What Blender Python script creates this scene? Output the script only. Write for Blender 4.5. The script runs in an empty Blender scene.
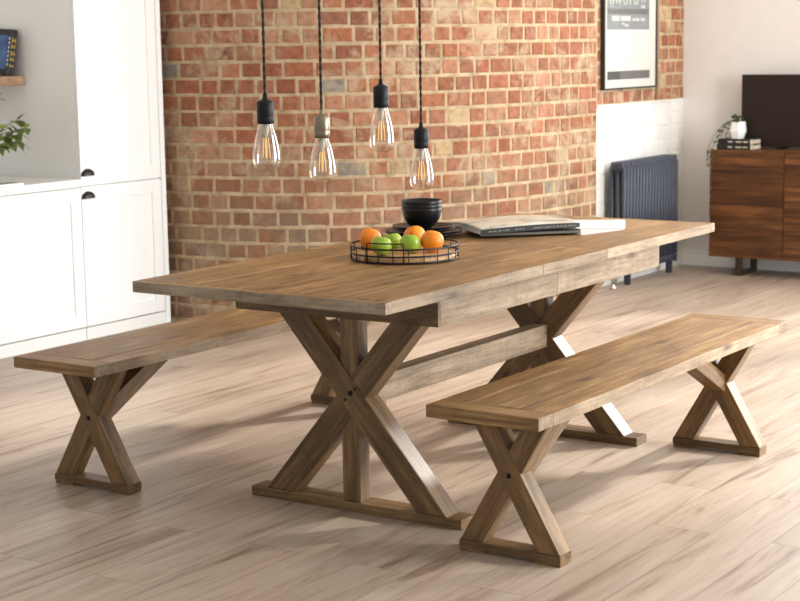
import bpy, bmesh, math, random
from mathutils import Vector, Matrix
random.seed(7)
R = math.radians
sc = bpy.context.scene
COL = sc.collection

# ------------------------------------------------------------------ materials
def new_mat(name):
    m = bpy.data.materials.new(name); m.use_nodes = True
    nt = m.node_tree; b = nt.nodes['Principled BSDF']
    return m, nt, b

def lin(r, g, b):
    f = lambda c: (c/255/12.92) if c/255 <= .04045 else ((c/255+.055)/1.055)**2.4
    return (f(r), f(g), f(b), 1)

def plain(name, rgb, rough=.5, metal=0, noise=0, spec=.5, coat=0):
    m, nt, b = new_mat(name)
    c = lin(*rgb)
    b.inputs['Base Color'].default_value = c
    b.inputs['Roughness'].default_value = rough
    b.inputs['Metallic'].default_value = metal
    b.inputs['Specular IOR Level'].default_value = spec
    b.inputs['Coat Weight'].default_value = coat
    if noise:
        tc = nt.nodes.new('ShaderNodeTexCoord'); n = nt.nodes.new('ShaderNodeTexNoise')
        n.inputs['Scale'].default_value = 9; n.inputs['Detail'].default_value = 6
        nt.links.new(tc.outputs['Object'], n.inputs['Vector'])
        r = ramp(nt, [(.3, tuple(x*(1-noise) for x in c[:3])+(1,)), (.7, tuple(min(1, x*(1+noise)) for x in c[:3])+(1,))])
        nt.links.new(n.outputs['Fac'], r.inputs['Fac']); nt.links.new(r.outputs['Color'], b.inputs['Base Color'])
    return m

def ramp(nt, stops):
    r = nt.nodes.new('ShaderNodeValToRGB'); e = r.color_ramp.elements
    while len(e) < len(stops): e.new(.5)
    for i, (p, c) in enumerate(stops):
        e[i].position = p; e[i].color = c
    return r

def mixc(nt, fac, a, b, mode='MIX'):
    m = nt.nodes.new('ShaderNodeMix'); m.data_type = 'RGBA'; m.blend_type = mode
    for sock, v in ((m.inputs[0], fac), (m.inputs[6], a), (m.inputs[7], b)):
        if hasattr(v, 'is_linked'): nt.links.new(v, sock)
        else: sock.default_value = v
    return m.outputs[2]

def attr(nt, name):
    a = nt.nodes.new('ShaderNodeAttribute'); a.attribute_name = name
    return a

def noise(nt, vec, scale, detail=5, rough=.55, mapping=None, dist=0):
    if mapping:
        mp = nt.nodes.new('ShaderNodeMapping'); mp.inputs['Scale'].default_value = mapping
        nt.links.new(vec, mp.inputs['Vector']); vec = mp.outputs['Vector']
    n = nt.nodes.new('ShaderNodeTexNoise')
    n.inputs['Scale'].default_value = scale; n.inputs['Detail'].default_value = detail
    n.inputs['Roughness'].default_value = rough; n.inputs['Distortion'].default_value = dist
    nt.links.new(vec, n.inputs['Vector'])
    return n.outputs['Fac']

def bump(nt, b, h, strength=.3, dist=.004):
    bn = nt.nodes.new('ShaderNodeBump'); bn.inputs['Strength'].default_value = strength
    bn.inputs['Distance'].default_value = dist
    nt.links.new(h, bn.inputs['Height']); nt.links.new(bn.outputs['Normal'], b.inputs['Normal'])

def wood(name, dark, mid, light, rough=.5, spec=.5, contrast=1.0, knots=True, flecks=.7, saw=0):
    """grain runs along the first component of the 'gc' attribute; 'tone' shifts each board"""
    m, nt, b = new_mat(name)
    gc = attr(nt, 'gc').outputs['Vector']; tone = attr(nt, 'tone').outputs['Fac']
    g1 = noise(nt, gc, 1, 6, .6, (2.2, 30, 30), .6)
    g2 = noise(nt, gc, 1, 4, .6, (7, 120, 120))
    blot = noise(nt, gc, 1, 4, .6, (3, 8, 8), .8)
    r1 = ramp(nt, [(.25, lin(*dark)), (.52, lin(*mid)), (.78, lin(*light))])
    nt.links.new(g1, r1.inputs['Fac'])
    fine = ramp(nt, [(.34, (.45, .42, .38, 1)), (.58, (1, 1, 1, 1))]); nt.links.new(g2, fine.inputs['Fac'])
    c = mixc(nt, min(1, .55*contrast), r1.outputs['Color'], fine.outputs['Color'], 'MULTIPLY')
    bl = ramp(nt, [(.34, (.62, .58, .54, 1)), (.60, (1.06, 1.05, 1.04, 1))]); nt.links.new(blot, bl.inputs['Fac'])
    c = mixc(nt, .75, c, bl.outputs['Color'], 'MULTIPLY')
    if knots:
        v = nt.nodes.new('ShaderNodeTexVoronoi'); v.inputs['Scale'].default_value = 1
        mp = nt.nodes.new('ShaderNodeMapping'); mp.inputs['Scale'].default_value = (3.2, 9, 9)
        nt.links.new(gc, mp.inputs['Vector']); nt.links.new(mp.outputs['Vector'], v.inputs['Vector'])
        kr = ramp(nt, [(.04, (.2, .16, .13, 1)), (.13, (.74, .69, .64, 1)), (.20, (1, 1, 1, 1))])
        nt.links.new(v.outputs['Distance'], kr.inputs['Fac'])
        c = mixc(nt, .8, c, kr.outputs['Color'], 'MULTIPLY')
    fl = noise(nt, gc, 1, 5, .7, (22, 60, 60))
    fr = ramp(nt, [(.34, (.66, .63, .60, 1)), (.47, (1, 1, 1, 1)), (.60, (1, 1, 1, 1)), (.72, (1.28, 1.26, 1.22, 1))]); nt.links.new(fl, fr.inputs['Fac'])
    c = mixc(nt, flecks, c, fr.outputs['Color'], 'MULTIPLY')
    if saw:
        sm = noise(nt, gc, 1, 3, .6, (130, 5, 5)); srr = ramp(nt, [(.38, (.88, .86, .84, 1)), (.56, (1, 1, 1, 1))]); nt.links.new(sm, srr.inputs['Fac'])
        c = mixc(nt, saw, c, srr.outputs['Color'], 'MULTIPLY')
    tr = ramp(nt, [(0, (.74, .72, .70, 1)), (.5, (1, 1, 1, 1)), (1, (1.22, 1.21, 1.19, 1))]); nt.links.new(tone, tr.inputs['Fac'])
    c = mixc(nt, 1, c, tr.outputs['Color'], 'MULTIPLY')
    nt.links.new(c, b.inputs['Base Color'])
    b.inputs['Roughness'].default_value = rough; b.inputs['Specular IOR Level'].default_value = spec
    bump(nt, b, g2, .35, .002)
    return m

M = {}
M['table_wood'] = wood('aged pine', (104, 75, 41), (162, 124, 76), (196, 160, 110), .42, .5, 1.35)
M['lit_edge_wood'] = wood('sawn window-lit pine', (138, 115, 88), (168, 147, 120), (190, 172, 147), .5, .5, 1.0, saw=.8)  # sawn pine, lightened further to carry window light on edges, aprons, stretcher
M['frame_wood'] = wood('aged pine frame', (80, 59, 34), (134, 103, 63), (168, 136, 92), .45, .5, 1.3)
M['side_wood'] = wood('acacia slats', (62, 36, 17), (108, 66, 34), (150, 98, 56), .45, .4, 1, knots=False)
M['shelf_wood'] = wood('shelf oak', (140, 108, 80), (184, 150, 118), (208, 178, 146), .5, .4, knots=False)
M['tray_wood'] = wood('tray pine', (176, 128, 76), (206, 160, 106), (224, 184, 134), .4, .5, knots=False)
M['white_cabinet'] = plain('white satin lacquer', (246, 246, 243), .38)
M['worktop'] = plain('pale worktop', (240, 239, 235), .3)
M['wall_paint'] = plain('warm white paint', (231, 225, 219), .75, noise=.02)
M['ceiling_paint'] = plain('ceiling white', (240, 238, 234), .8)
M['base_white'] = plain('white gloss trim', (240, 237, 232), .4)
M['slate'] = plain('slate blue enamel', (54, 59, 70), .45)
M['gunmetal'] = plain('gunmetal', (62, 60, 60), .35, .9)
M['black'] = plain('black satin', (20, 20, 21), .35)
M['black_wire'] = plain('black wire', (30, 28, 27), .38, .3)
M['black_ceramic'] = plain('black stoneware', (13, 13, 15), .34, spec=.35)
M['screen'] = plain('dark screen', (38, 25, 18), .5, spec=.3, noise=.08)
M['pewter'] = plain('pewter', (140, 128, 108), .33, .95, noise=.25)
M['black_metal'] = plain('blackened socket', (13, 12, 12), .5, 0, spec=.3)
M['chrome'] = plain('chrome valve', (214, 212, 208), .22, .9)
M['paper'] = plain('paper white', (212, 206, 201), .6)
M['page'] = plain('page edge', (214, 200, 176), .8)
M['book_black'] = plain('black book cloth', (24, 25, 27), .45)
M['dim_letter'] = plain('dim lettering', (120, 112, 98), .6)
M['gold'] = plain('gold lettering', (208, 170, 78), .45, .2)
M['letter_white'] = plain('pale lettering', (206, 206, 200), .6)
M['pot_white'] = plain('white glazed pot', (242, 240, 235), .3)
M['terracotta'] = plain('stone pot', (150, 140, 128), .6)
M['soil'] = plain('soil', (48, 36, 26), .9)
M['leg_metal'] = plain('bronzed leg metal', (78, 62, 46), .4, .5)
M['pipe'] = plain('pipe paint', (188, 158, 124), .5)
M['frame_dark'] = plain('black picture frame', (34, 33, 33), .4)
M['mat'] = plain('poster paper', (194, 190, 181), .7, spec=.2)
M['poster_grey'] = plain('poster grey', (118, 120, 119), .6, noise=.12)
M['poster_dark'] = plain('poster dark grey', (92, 88, 83), .6)
M['poster_darker'] = plain('poster charcoal', (64, 61, 58), .6)
M['poster_pale'] = plain('poster pale print', (176, 176, 168), .6)
M['stem'] = plain('stem', (84, 96, 48), .6)
M['plinth'] = plain('white plinth', (238, 237, 233), .5)
M['tray_dark'] = plain('dark slate tray top', (70, 72, 74), .4)

def leafmat(name, a, b_):
    m, nt, b = new_mat(name)
    tc = nt.nodes.new('ShaderNodeTexCoord')
    f = noise(nt, tc.outputs['Object'], 18, 3)
    r = ramp(nt, [(.3, lin(*a)), (.7, lin(*b_))]); nt.links.new(f, r.inputs['Fac'])
    nt.links.new(r.outputs['Color'], b.inputs['Base Color'])
    b.inputs['Roughness'].default_value = .45
    return m
M['leaf'] = leafmat('leaf green', (82, 108, 40), (156, 172, 88))
M['leaf_dark'] = leafmat('trailing leaf', (48, 66, 30), (96, 112, 58))

def fruit(name, a, b_, rough, bscale, bst):
    m, nt, b = new_mat(name)
    tc = nt.nodes.new('ShaderNodeTexCoord')
    f = noise(nt, tc.outputs['Object'], 22, 3)
    r = ramp(nt, [(.3, lin(*a)), (.7, lin(*b_))]); nt.links.new(f, r.inputs['Fac'])
    nt.links.new(r.outputs['Color'], b.inputs['Base Color'])
    b.inputs['Roughness'].default_value = rough
    h = noise(nt, tc.outputs['Object'], bscale, 1)
    bump(nt, b, h, bst, .002)
    return m
M['orange'] = fruit('orange peel', (238, 124, 10), (250, 152, 24), .4, 420, .3)
M['apple'] = fruit('apple skin', (122, 156, 26), (168, 188, 62), .28, 60, .03)

def glass():
    m, nt, b = new_mat('bulb glass')
    out = nt.nodes['Material Output']; nt.nodes.remove(b)
    tr = nt.nodes.new('ShaderNodeBsdfTransparent'); tr.inputs['Color'].default_value = (.94, .89, .80, 1)
    gl = nt.nodes.new('ShaderNodeBsdfGlossy'); gl.inputs['Roughness'].default_value = .04
    lw = nt.nodes.new('ShaderNodeLayerWeight'); lw.inputs['Blend'].default_value = .28
    mx = nt.nodes.new('ShaderNodeMixShader')
    r = ramp(nt, [(0, (.15, .15, .15, 1)), (.5, (.34, .34, .34, 1)), (.85, (.8, .8, .8, 1)), (1, (.95, .95, .95, 1))])
    nt.links.new(lw.outputs['Facing'], r.inputs['Fac']); nt.links.new(r.outputs['Color'], mx.inputs['Fac'])
    nt.links.new(tr.outputs[0], mx.inputs[1]); nt.links.new(gl.outputs[0], mx.inputs[2])
    nt.links.new(mx.outputs[0], out.inputs['Surface'])
    return m
M['glass'] = glass()
def glow():
    m, nt, b = new_mat('amber filament')
    b.inputs['Base Color'].default_value = (.9, .5, .12, 1)
    b.inputs['Emission Color'].default_value = (1, .62, .2, 1); b.inputs['Emission Strength'].default_value = .7
    return m
M['filament'] = glow()

def cordmat():
    m, nt, b = new_mat('braided cord')
    tc = nt.nodes.new('ShaderNodeTexCoord')
    w = noise(nt, tc.outputs['Object'], 260, 2)
    r = ramp(nt, [(.4, lin(20, 16, 14)), (.7, lin(70, 50, 40))]); nt.links.new(w, r.inputs['Fac'])
    nt.links.new(r.outputs['Color'], b.inputs['Base Color']); b.inputs['Roughness'].default_value = .8
    return m
M['cord'] = cordmat()

def brickmats():
    m, nt, b = new_mat('old red brick')
    tc = nt.nodes.new('ShaderNodeTexCoord'); P = tc.outputs['Object']
    base = attr(nt, 'tint').outputs['Color']
    n1 = noise(nt, P, 26, 6, .65); r1 = ramp(nt, [(.28, (.55, .52, .50, 1)), (.5, (1, 1, 1, 1)), (.75, (1.34, 1.32, 1.26, 1))]); nt.links.new(n1, r1.inputs['Fac'])
    c = mixc(nt, .9, base, r1.outputs['Color'], 'MULTIPLY')
    # old mortar and plaster smears
    n2 = noise(nt, P, 4.2, 8, .72, dist=.5); r2 = ramp(nt, [(.51, (0, 0, 0, 1)), (.63, (.9, .9, .9, 1))]); nt.links.new(n2, r2.inputs['Fac'])
    c = mixc(nt, r2.outputs['Color'], c, lin(184, 162, 134))
    # grey sooty wear low on the wall
    n3 = noise(nt, P, 2.6, 6, .7); sx = nt.nodes.new('ShaderNodeSeparateXYZ'); nt.links.new(P, sx.inputs[0])
    mr = nt.nodes.new('ShaderNodeMapRange'); mr.inputs[1].default_value = 1.0; mr.inputs[2].default_value = .5
    nt.links.new(sx.outputs['Z'], mr.inputs[0])
    mu = nt.nodes.new('ShaderNodeMath'); mu.operation = 'MULTIPLY'
    r3 = ramp(nt, [(.36, (0, 0, 0, 1)), (.62, (.8, .8, .8, 1))]); nt.links.new(n3, r3.inputs['Fac'])
    nt.links.new(r3.outputs['Color'], mu.inputs[0]); nt.links.new(mr.outputs[0], mu.inputs[1])
    c = mixc(nt, mu.outputs[0], c, lin(124, 110, 90))
    nt.links.new(c, b.inputs['Base Color']); b.inputs['Roughness'].default_value = .85
    b.inputs['Specular IOR Level'].default_value = .25
    bump(nt, b, n1, .6, .006)
    m2, nt, b = new_mat('sandy mortar')
    tc = nt.nodes.new('ShaderNodeTexCoord'); P = tc.outputs['Object']
    n1 = noise(nt, P, 14, 7, .65); r = ramp(nt, [(.28, lin(146, 124, 96)), (.52, lin(188, 165, 132)), (.8, lin(206, 188, 158))]); nt.links.new(n1, r.inputs['Fac'])
    nt.links.new(r.outputs['Color'], b.inputs['Base Color']); b.inputs['Roughness'].default_value = .9
    b.inputs['Specular IOR Level'].default_value = .2
    bump(nt, b, noise(nt, P, 60, 5), .6, .005)
    m3, nt, b = new_mat('white painted brick')
    tc = nt.nodes.new('ShaderNodeTexCoord'); P = tc.outputs['Object']
    n1 = noise(nt, P, 4, 7, .7); r = ramp(nt, [(.25, lin(196, 188, 176)), (.42, lin(226, 222, 214)), (.7, lin(238, 235, 230))]); nt.links.new(n1, r.inputs['Fac'])
    nt.links.new(r.outputs['Color'], b.inputs['Base Color']); b.inputs['Roughness'].default_value = .6
    bump(nt, b, noise(nt, P, 30, 5), .3, .004)
    return m, m2, m3
M['brick'], M['mortar'], M['painted'] = brickmats()

def floormat():
    m, nt, b = new_mat('pale oak planks')
    tc = nt.nodes.new('ShaderNodeTexCoord'); P = tc.outputs['Object']
    bt = nt.nodes.new('ShaderNodeTexBrick')
    bt.inputs['Scale'].default_value = 1; bt.inputs['Brick Width'].default_value = 1.25; bt.inputs['Row Height'].default_value = .19
    bt.inputs['Mortar Size'].default_value = .0012; bt.inputs['Mortar Smooth'].default_value = .3
    bt.offset = .37; bt.inputs['Bias'].default_value = 0
    bt.inputs['Color1'].default_value = (0, 0, 0, 1); bt.inputs['Color2'].default_value = (1, 1, 1, 1); bt.inputs['Mortar'].default_value = (.5, .5, .5, 1)
    nt.links.new(P, bt.inputs['Vector'])
    # every plank shifts its grain
    sep = nt.nodes.new('ShaderNodeSeparateColor'); nt.links.new(bt.outputs['Color'], sep.inputs[0])
    cmb = nt.nodes.new('ShaderNodeCombineXYZ')
    ml = nt.nodes.new('ShaderNodeMath'); ml.operation = 'MULTIPLY'; ml.inputs[1].default_value = 37.0; nt.links.new(sep.outputs[0], ml.inputs[0])
    nt.links.new(ml.outputs[0], cmb.inputs['Z']); nt.links.new(ml.outputs[0], cmb.inputs['X'])
    va = nt.nodes.new('ShaderNodeVectorMath'); va.operation = 'ADD'; nt.links.new(P, va.inputs[0]); nt.links.new(cmb.outputs[0], va.inputs[1])
    g = va.outputs[0]
    g1 = noise(nt, g, 1, 6, .62, (1.3, 15, 1), 1.1)
    g2 = noise(nt, g, 1, 4, .6, (6, 150, 1))
    r1 = ramp(nt, [(.27, lin(128, 104, 84)), (.45, lin(176, 156, 137)), (.72, lin(195, 178, 160))]); nt.links.new(g1, r1.inputs['Fac'])
    r2 = ramp(nt, [(.3, (.80, .78, .76, 1)), (.55, (1, 1, 1, 1))]); nt.links.new(g2, r2.inputs['Fac'])
    c = mixc(nt, .5, r1.outputs['Color'], r2.outputs['Color'], 'MULTIPLY')
    tn = ramp(nt, [(0, (.90, .89, .88, 1)), (1, (1.05, 1.05, 1.05, 1))]); nt.links.new(sep.outputs[0], tn.inputs['Fac'])
    c = mixc(nt, 1, c, tn.outputs['Color'], 'MULTIPLY')
    c = mixc(nt, bt.outputs['Fac'], c, lin(132, 106, 84))
    nt.links.new(c, b.inputs['Base Color']); b.inputs['Roughness'].default_value = .42
    b.inputs['Specular IOR Level'].default_value = .4
    bump(nt, b, g2, .12, .001)
    return m
M['floor'] = floormat()

# ------------------------------------------------------------------ mesh builder
class MB:
    """collects shapes into one mesh; every shape carries grain coordinates and a board tone"""
    def __init__(s):
        s.bm = bmesh.new(); s.gc = s.bm.verts.layers.float_vector.new('gc'); s.tn = s.bm.verts.layers.float.new('tone')
    def _stamp(s, verts, fn, tone):
        off = Vector((random.uniform(0, 40), random.uniform(0, 40), random.uniform(0, 40)))
        for v in verts: v[s.gc] = fn(v.co) + off; v[s.tn] = tone
    def add(s, verts, faces, axis=Vector((1, 0, 0)), bevel=0, tone=None, mat=0, seg=2, smooth=False):
        t = tone if tone is not None else random.uniform(.2, .8)
        b2 = bmesh.new(); vs = [b2.verts.new(v) for v in verts]
        for f in faces: b2.faces.new([vs[i] for i in f])
        bmesh.ops.recalc_face_normals(b2, faces=b2.faces[:])
        if bevel: bmesh.ops.bevel(b2, geom=b2.edges[:], offset=bevel, segments=seg, affect='EDGES', profile=.6)
        ax = Vector(axis).normalized(); up = Vector((0, 0, 1)) if abs(ax.z) < .9 else Vector((0, 1, 0))
        sd = up.cross(ax).normalized(); up = ax.cross(sd)
        mp = {v: s.bm.verts.new(v.co) for v in b2.verts}
        s._stamp(mp.values(), lambda c: Vector((c.dot(ax), c.dot(sd), c.dot(up))), t)
        for f in b2.faces:
            try:
                nf = s.bm.faces.new([mp[v] for v in f.verts]); nf.material_index = mat; nf.smooth = smooth
            except ValueError: pass
        b2.free(); return s
    def box(s, lo, hi, axis=(1, 0, 0), bevel=0, **k):
        x0, y0, z0 = lo; x1, y1, z1 = hi
        v = [(x, y, z) for z in (z0, z1) for y in (y0, y1) for x in (x0, x1)]
        f = [(0, 1, 3, 2), (4, 6, 7, 5), (0, 4, 5, 1), (2, 3, 7, 6), (0, 2, 6, 4), (1, 5, 7, 3)]
        return s.add(v, f, axis, bevel, **k)
    def prism(s, poly, d, axis, bevel=0, **k):
        """closed polygon extruded by vector d"""
        n = len(poly); d = Vector(d)
        v = [Vector(p) for p in poly] + [Vector(p)+d for p in poly]
        f = [tuple(range(n)), tuple(range(2*n-1, n-1, -1))] + [(i, (i+1) % n, n+(i+1) % n, n+i) for i in range(n)]
        return s.add(v, f, axis, bevel, **k)
    def lathe(s, prof, c=(0, 0, 0), n=40, tone=.5, mat=0, smooth=True, M4=None):
        """prof: (r, z) list; r = 0 closes"""
        c = Vector(c); rings = []
        tf = (lambda p: M4 @ p + c) if M4 else (lambda p: p + c)
        for r, z in prof:
            if r < 1e-6: rings.append([s.bm.verts.new(tf(Vector((0, 0, z))))])
            else: rings.append([s.bm.verts.new(tf(Vector((r*math.cos(2*math.pi*i/n), r*math.sin(2*math.pi*i/n), z)))) for i in range(n)])
        for a, b in zip(rings, rings[1:]):
            for i in range(n):
                j = (i+1) % n
                if len(a) == 1 and len(b) == 1: continue
                q = [a[0], b[i], b[j]] if len(a) == 1 else ([a[i], a[j], b[0]] if len(b) == 1 else [a[i], a[j], b[j], b[i]])
                f = s.bm.faces.new(q); f.smooth = smooth; f.material_index = mat
        s._stamp([v for r in rings for v in r], lambda p: p.copy(), tone); return s
    def tube(s, pts, r, n=8, closed=False, tone=.5, mat=0, rz=None):
        """round (or flat: rz = half height in z) section swept along points"""
        pts = [Vector(p) for p in pts]; N = len(pts); rings = []
        for i, p in enumerate(pts):
            a = pts[(i-1) % N] if (closed or i) else p; b = pts[(i+1) % N] if (closed or i < N-1) else p
            t = (b-a).normalized(); up = Vector((0, 0, 1)) if abs(t.z) < .95 else Vector((1, 0, 0))
            sd = t.cross(up).normalized(); u = sd.cross(t)
            rr = r[i] if isinstance(r, (list, tuple)) else r
            rings.append([s.bm.verts.new(p + sd*rr*math.cos(2*math.pi*k/n) + u*(rz or rr)*math.sin(2*math.pi*k/n)) for k in range(n)])
        for i in range(N if closed else N-1):
            a, b = rings[i], rings[(i+1) % N]
            for k in range(n):
                f = s.bm.faces.new([a[k], a[(k+1) % n], b[(k+1) % n], b[k]]); f.smooth = True; f.material_index = mat
        if not closed:
            for rg in (rings[0][::-1], rings[-1]):
                f = s.bm.faces.new(rg); f.material_index = mat
        s._stamp([v for q in rings for v in q], lambda p: p.copy(), tone); return s
    def build(s, name, mat, parent=None, label=None):
        bmesh.ops.recalc_face_normals(s.bm, faces=s.bm.faces[:])
        me = bpy.data.meshes.new(name); s.bm.to_mesh(me); s.bm.free()
        for m in (mat if isinstance(mat, list) else [mat]): me.materials.append(m)
        o = bpy.data.objects.new(name, me); COL.objects.link(o)
        if parent: o.parent = parent
        if label: o['label'] = label
        return o

def thing(name, label, cat, loc=(0, 0, 0), rz=0, group=None):
    o = bpy.data.objects.new(name, None); COL.objects.link(o); o.empty_display_size = .1
    o.location = loc; o.rotation_euler = (0, 0, rz)
    return tag(o, label, cat, group)
def tag(o, label, cat, group=None):
    o['label'] = label; o['category'] = cat
    if group: o['group'] = group
    return o
def struct(name, mb, mat):
    o = mb.build(name, mat); o['kind'] = 'structure'; return o
def copy_tree(o, parent=None):
    c = o.copy(); COL.objects.link(c)
    if parent: c.parent = parent
    for ch in list(o.children): copy_tree(ch, c)
    return c

# ------------------------------------------------------------------ the room
struct('floor', MB().box((2.0, -2.6, -.1), (10.13, 6.57, 0)), M['floor'])
struct('ceiling', MB().box((2.0, -2.6, 3.4), (10.25, 6.67, 3.5)), M['ceiling_paint'])
struct('wall_left', MB().box((2.0, 6.57, 0), (6.72, 6.67, 3.4)), M['wall_paint'])
# the wall on the right has a big window past the edge of the photograph
WX = 10.13; RY = 4.475
w = MB(); w.box((WX, 3.45, 0), (WX+.12, RY, 3.4)); w.box((WX, -2.6, 0), (WX+.12, 0.05, 3.4))
w.box((WX, .05, 0), (WX+.12, 3.45, .45)); w.box((WX, .05, 3.25), (WX+.12, 3.45, 3.4))
struct('wall_right', w, M['wall_paint'])
win = MB()
for y in (.05, 1.17, 2.29, 3.41): win.box((WX+.02, y, .45), (WX+.08, y+.04, 3.25))
win.box((WX+.01, 1.60, .45), (WX+.10, 1.85, 3.25))
for z in (.45, 1.35, 2.28, 3.21): win.box((WX+.02, .05, z), (WX+.08, 3.45, z+.04))
struct('window_1', win, M['base_white'])
b = MB(); b.box((WX-.016, 0, 0), (WX, RY, .085), bevel=.003); b.box((WX-.010, 0, .085), (WX, RY, .105), bevel=.004)
struct('baseboard_right', b, M['base_white'])

# curved brick wall, brick by brick
def spline(pts, step=.02):
    out = []
    P = [Vector(p) for p in pts]; P = [2*P[0]-P[1]] + P + [2*P[-1]-P[-2]]
    for i in range(1, len(P)-2):
        n = max(2, int((P[i+1]-P[i]).length/step))
        for k in range(n):
            t = k/n; a, b_, c, d = P[i-1], P[i], P[i+1], P[i+2]
            out.append(.5*((2*b_)+(c-a)*t+(2*a-5*b_+4*c-d)*t*t+(3*b_-a-3*c+d)*t**3))
    out.append(P[-2]); return out
class Path:
    def __init__(s, pts):
        s.p = pts; s.l = [0]
        for a, b_ in zip(pts, pts[1:]): s.l.append(s.l[-1]+(b_-a).length)
        s.L = s.l[-1]
    def at(s, d):
        d = min(max(d, 0), s.L-1e-6); lo, hi = 0, len(s.l)-1
        while hi-lo > 1:
            m = (lo+hi)//2
            if s.l[m] <= d: lo = m
            else: hi = m
        a, b_ = s.p[lo], s.p[lo+1]; t = (d-s.l[lo])/(s.l[lo+1]-s.l[lo])
        tg = (b_-a).normalized(); return a.lerp(b_, t), Vector((tg.y, -tg.x))   # point, outward normal
BRICKS = [(154, 98, 70), (148, 94, 70), (162, 108, 80), (146, 90, 66), (164, 116, 90), (150, 98, 70), (156, 102, 76), (168, 126, 98), (142, 94, 70), (158, 114, 86), (150, 102, 80)]
def brick_wall(name, path, H, course=.0865, zsplit=None):
    me_bm = bmesh.new(); tint = me_bm.loops.layers.float_color.new('tint')
    def quad(vs, mi, col=(1, 1, 1, 1)):
        f = me_bm.faces.new(vs); f.material_index = mi
        for l in f.loops: l[tint] = col
    def V(s_, z, d):
        p, n = path.at(s_); q = p + n*d; return me_bm.verts.new((q.x, q.y, z))
    # mortar backing
    N = max(1, int(path.L/.05)); zs = [0, zsplit, H] if zsplit else [0, H]
    cols = [[V(path.L*i/N, z, 0) for z in zs] for i in range(N+1)]
    for a, b_ in zip(cols, cols[1:]):
        for k in range(len(zs)-1):
            quad([a[k], b_[k], b_[k+1], a[k+1]], 2 if (zsplit and k == 0) else 0)
    z = .004; row = 0; g = .0165
    while z + course < H + .02:
        painted = bool(zsplit) and z + course*.5 < zsplit
        s0 = -random.uniform(0, .1)
        k = row % 2
        while s0 < path.L:
            Lb = random.choice([.106, .110, .112, .116, .15, .165]) if not painted else .22
            a, c = max(s0, 0), min(s0+Lb, path.L)
            if c-a > .03:
                col = Vector(lin(*random.choice(BRICKS))[:3]) * random.uniform(.86, 1.14)
                if random.random() < .035: col = Vector(lin(178, 152, 116)[:3])
                if random.random() < .015: col = Vector(lin(140, 134, 120)[:3])
                d = random.uniform(.002, .006) if not painted else .0022
                e = .004
                j = lambda: random.uniform(-.002, .002)
                zb, zt = z+g/2+j(), min(z+course-g/2+j(), H)
                a2, c2 = a+g/2+j(), c-g/2+j()
                o = [V(a2, zb, 0), V(c2, zb, 0), V(c2, zt, 0), V(a2, zt, 0)]
                i_ = [V(a2+e, zb+e, d), V(c2-e, zb+e, d), V(c2-e, zt-e, d), V(a2+e, zt-e, d)]
                mi = 2 if painted else 1; cc = (*col, 1)
                quad(i_, mi, cc)
                for q in range(4): quad([o[q], o[(q+1) % 4], i_[(q+1) % 4], i_[q]], mi, cc)
            s0 += Lb
        z += course; row += 1
    me = bpy.data.meshes.new(name); me_bm.to_mesh(me); me_bm.free()
    for m in (M['mortar'], M['brick'], M['painted']): me.materials.append(m)
    o = bpy.data.objects.new(name, me); COL.objects.link(o); o['kind'] = 'structure'
    return o
# RY is the plane of the alcove return wall
curve = spline([(6.775, 6.56), (6.79, 6.0), (6.85, 5.55), (7.02, 5.14), (7.32, 4.84), (7.68, 4.65), (8.12, 4.53), (8.5, 4.485), (8.885, RY)])
brick_wall('wall_back', Path(curve), 3.4)
brick_wall('wall_alcove', Path([Vector((8.885, RY)), Vector((WX, RY))]), 3.4, course=.0835, zsplit=1.09)
# lip of old plaster where the paint stops
struct('trim_1', MB().box((8.887, RY-.012, 1.080), (WX-.002, RY, 1.092), bevel=.003), M['painted'])

# ------------------------------------------------------------------ kitchen units
YC = 5.943
def shaker(lo_x, hi_x, z0, z1, st=.07, y=YC):
    mb = MB(); t = .02
    mb.box((lo_x, y, z0), (lo_x+st, y+t, z1), bevel=.0015); mb.box((hi_x-st, y, z0), (hi_x, y+t, z1), bevel=.0015)
    mb.box((lo_x+st, y, z0), (hi_x-st, y+t, z0+st), bevel=.0015); mb.box((lo_x+st, y, z1-st), (hi_x-st, y+t, z1), bevel=.0015)
    mb.box((lo_x+st, y+.009, z0+st), (hi_x-st, y+t, z1-st))
    return mb
def cup_pull(x, z, parent):
    mb = MB(); n, m = 16, 8; w_, h, d = .046, .034, .026; V = []
    for i in range(m+1):
        f = i/m*math.pi/2
        V.append([mb.bm.verts.new((x+w_*math.cos(math.pi*j/n)*math.cos(f*.98), YC-d*math.sin(f) , z+h*math.sin(math.pi*j/n)*math.cos(f*.98))) for j in range(n+1)])
    for a, b_ in zip(V, V[1:]):
        for j in range(n):
            q = mb.bm.faces.new([a[j], a[j+1], b_[j+1], b_[j]]); q.smooth = True
    # closing plate below the hood, slightly recessed
    mb.box((x-w_, YC-.003, z-.004), (x+w_, YC, z+.002))
    return mb.build('cup_handle', M['gunmetal'], parent, 'dark metal cup handle')
tall = thing('tall_cabinet', 'tall white larder cabinet beside the brick wall, with upper and lower doors', 'cabinet', (6.4, 6.25, 0))
inv = Matrix.Translation((-6.4, -6.25, 0))
def pp(o, root):      # keep world placement when a part is written in world coordinates
    o.matrix_parent_inverse = Matrix.Translation(-Vector(root.location)) if not root.rotation_euler.z else (Matrix.Translation(root.location) @ root.rotation_euler.to_matrix().to_4x4()).inverted()
    return o
mb = MB(); mb.box((6.085, YC+.021, .07), (6.685, 6.565, 2.35), bevel=.001); mb.box((6.685, YC-.002, 0), (6.72, 6.565, 2.35), bevel=.002)
pp(mb.build('body', M['white_cabinet'], tall), tall)
pp(MB().box((6.085, YC+.004, 0), (6.685, YC+.02, .062)).build('plinth', M['plinth'], tall), tall)
dr = pp(shaker(6.0855, 6.682, .785, 2.345).build('door', M['white_cabinet'], tall), tall)
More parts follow.
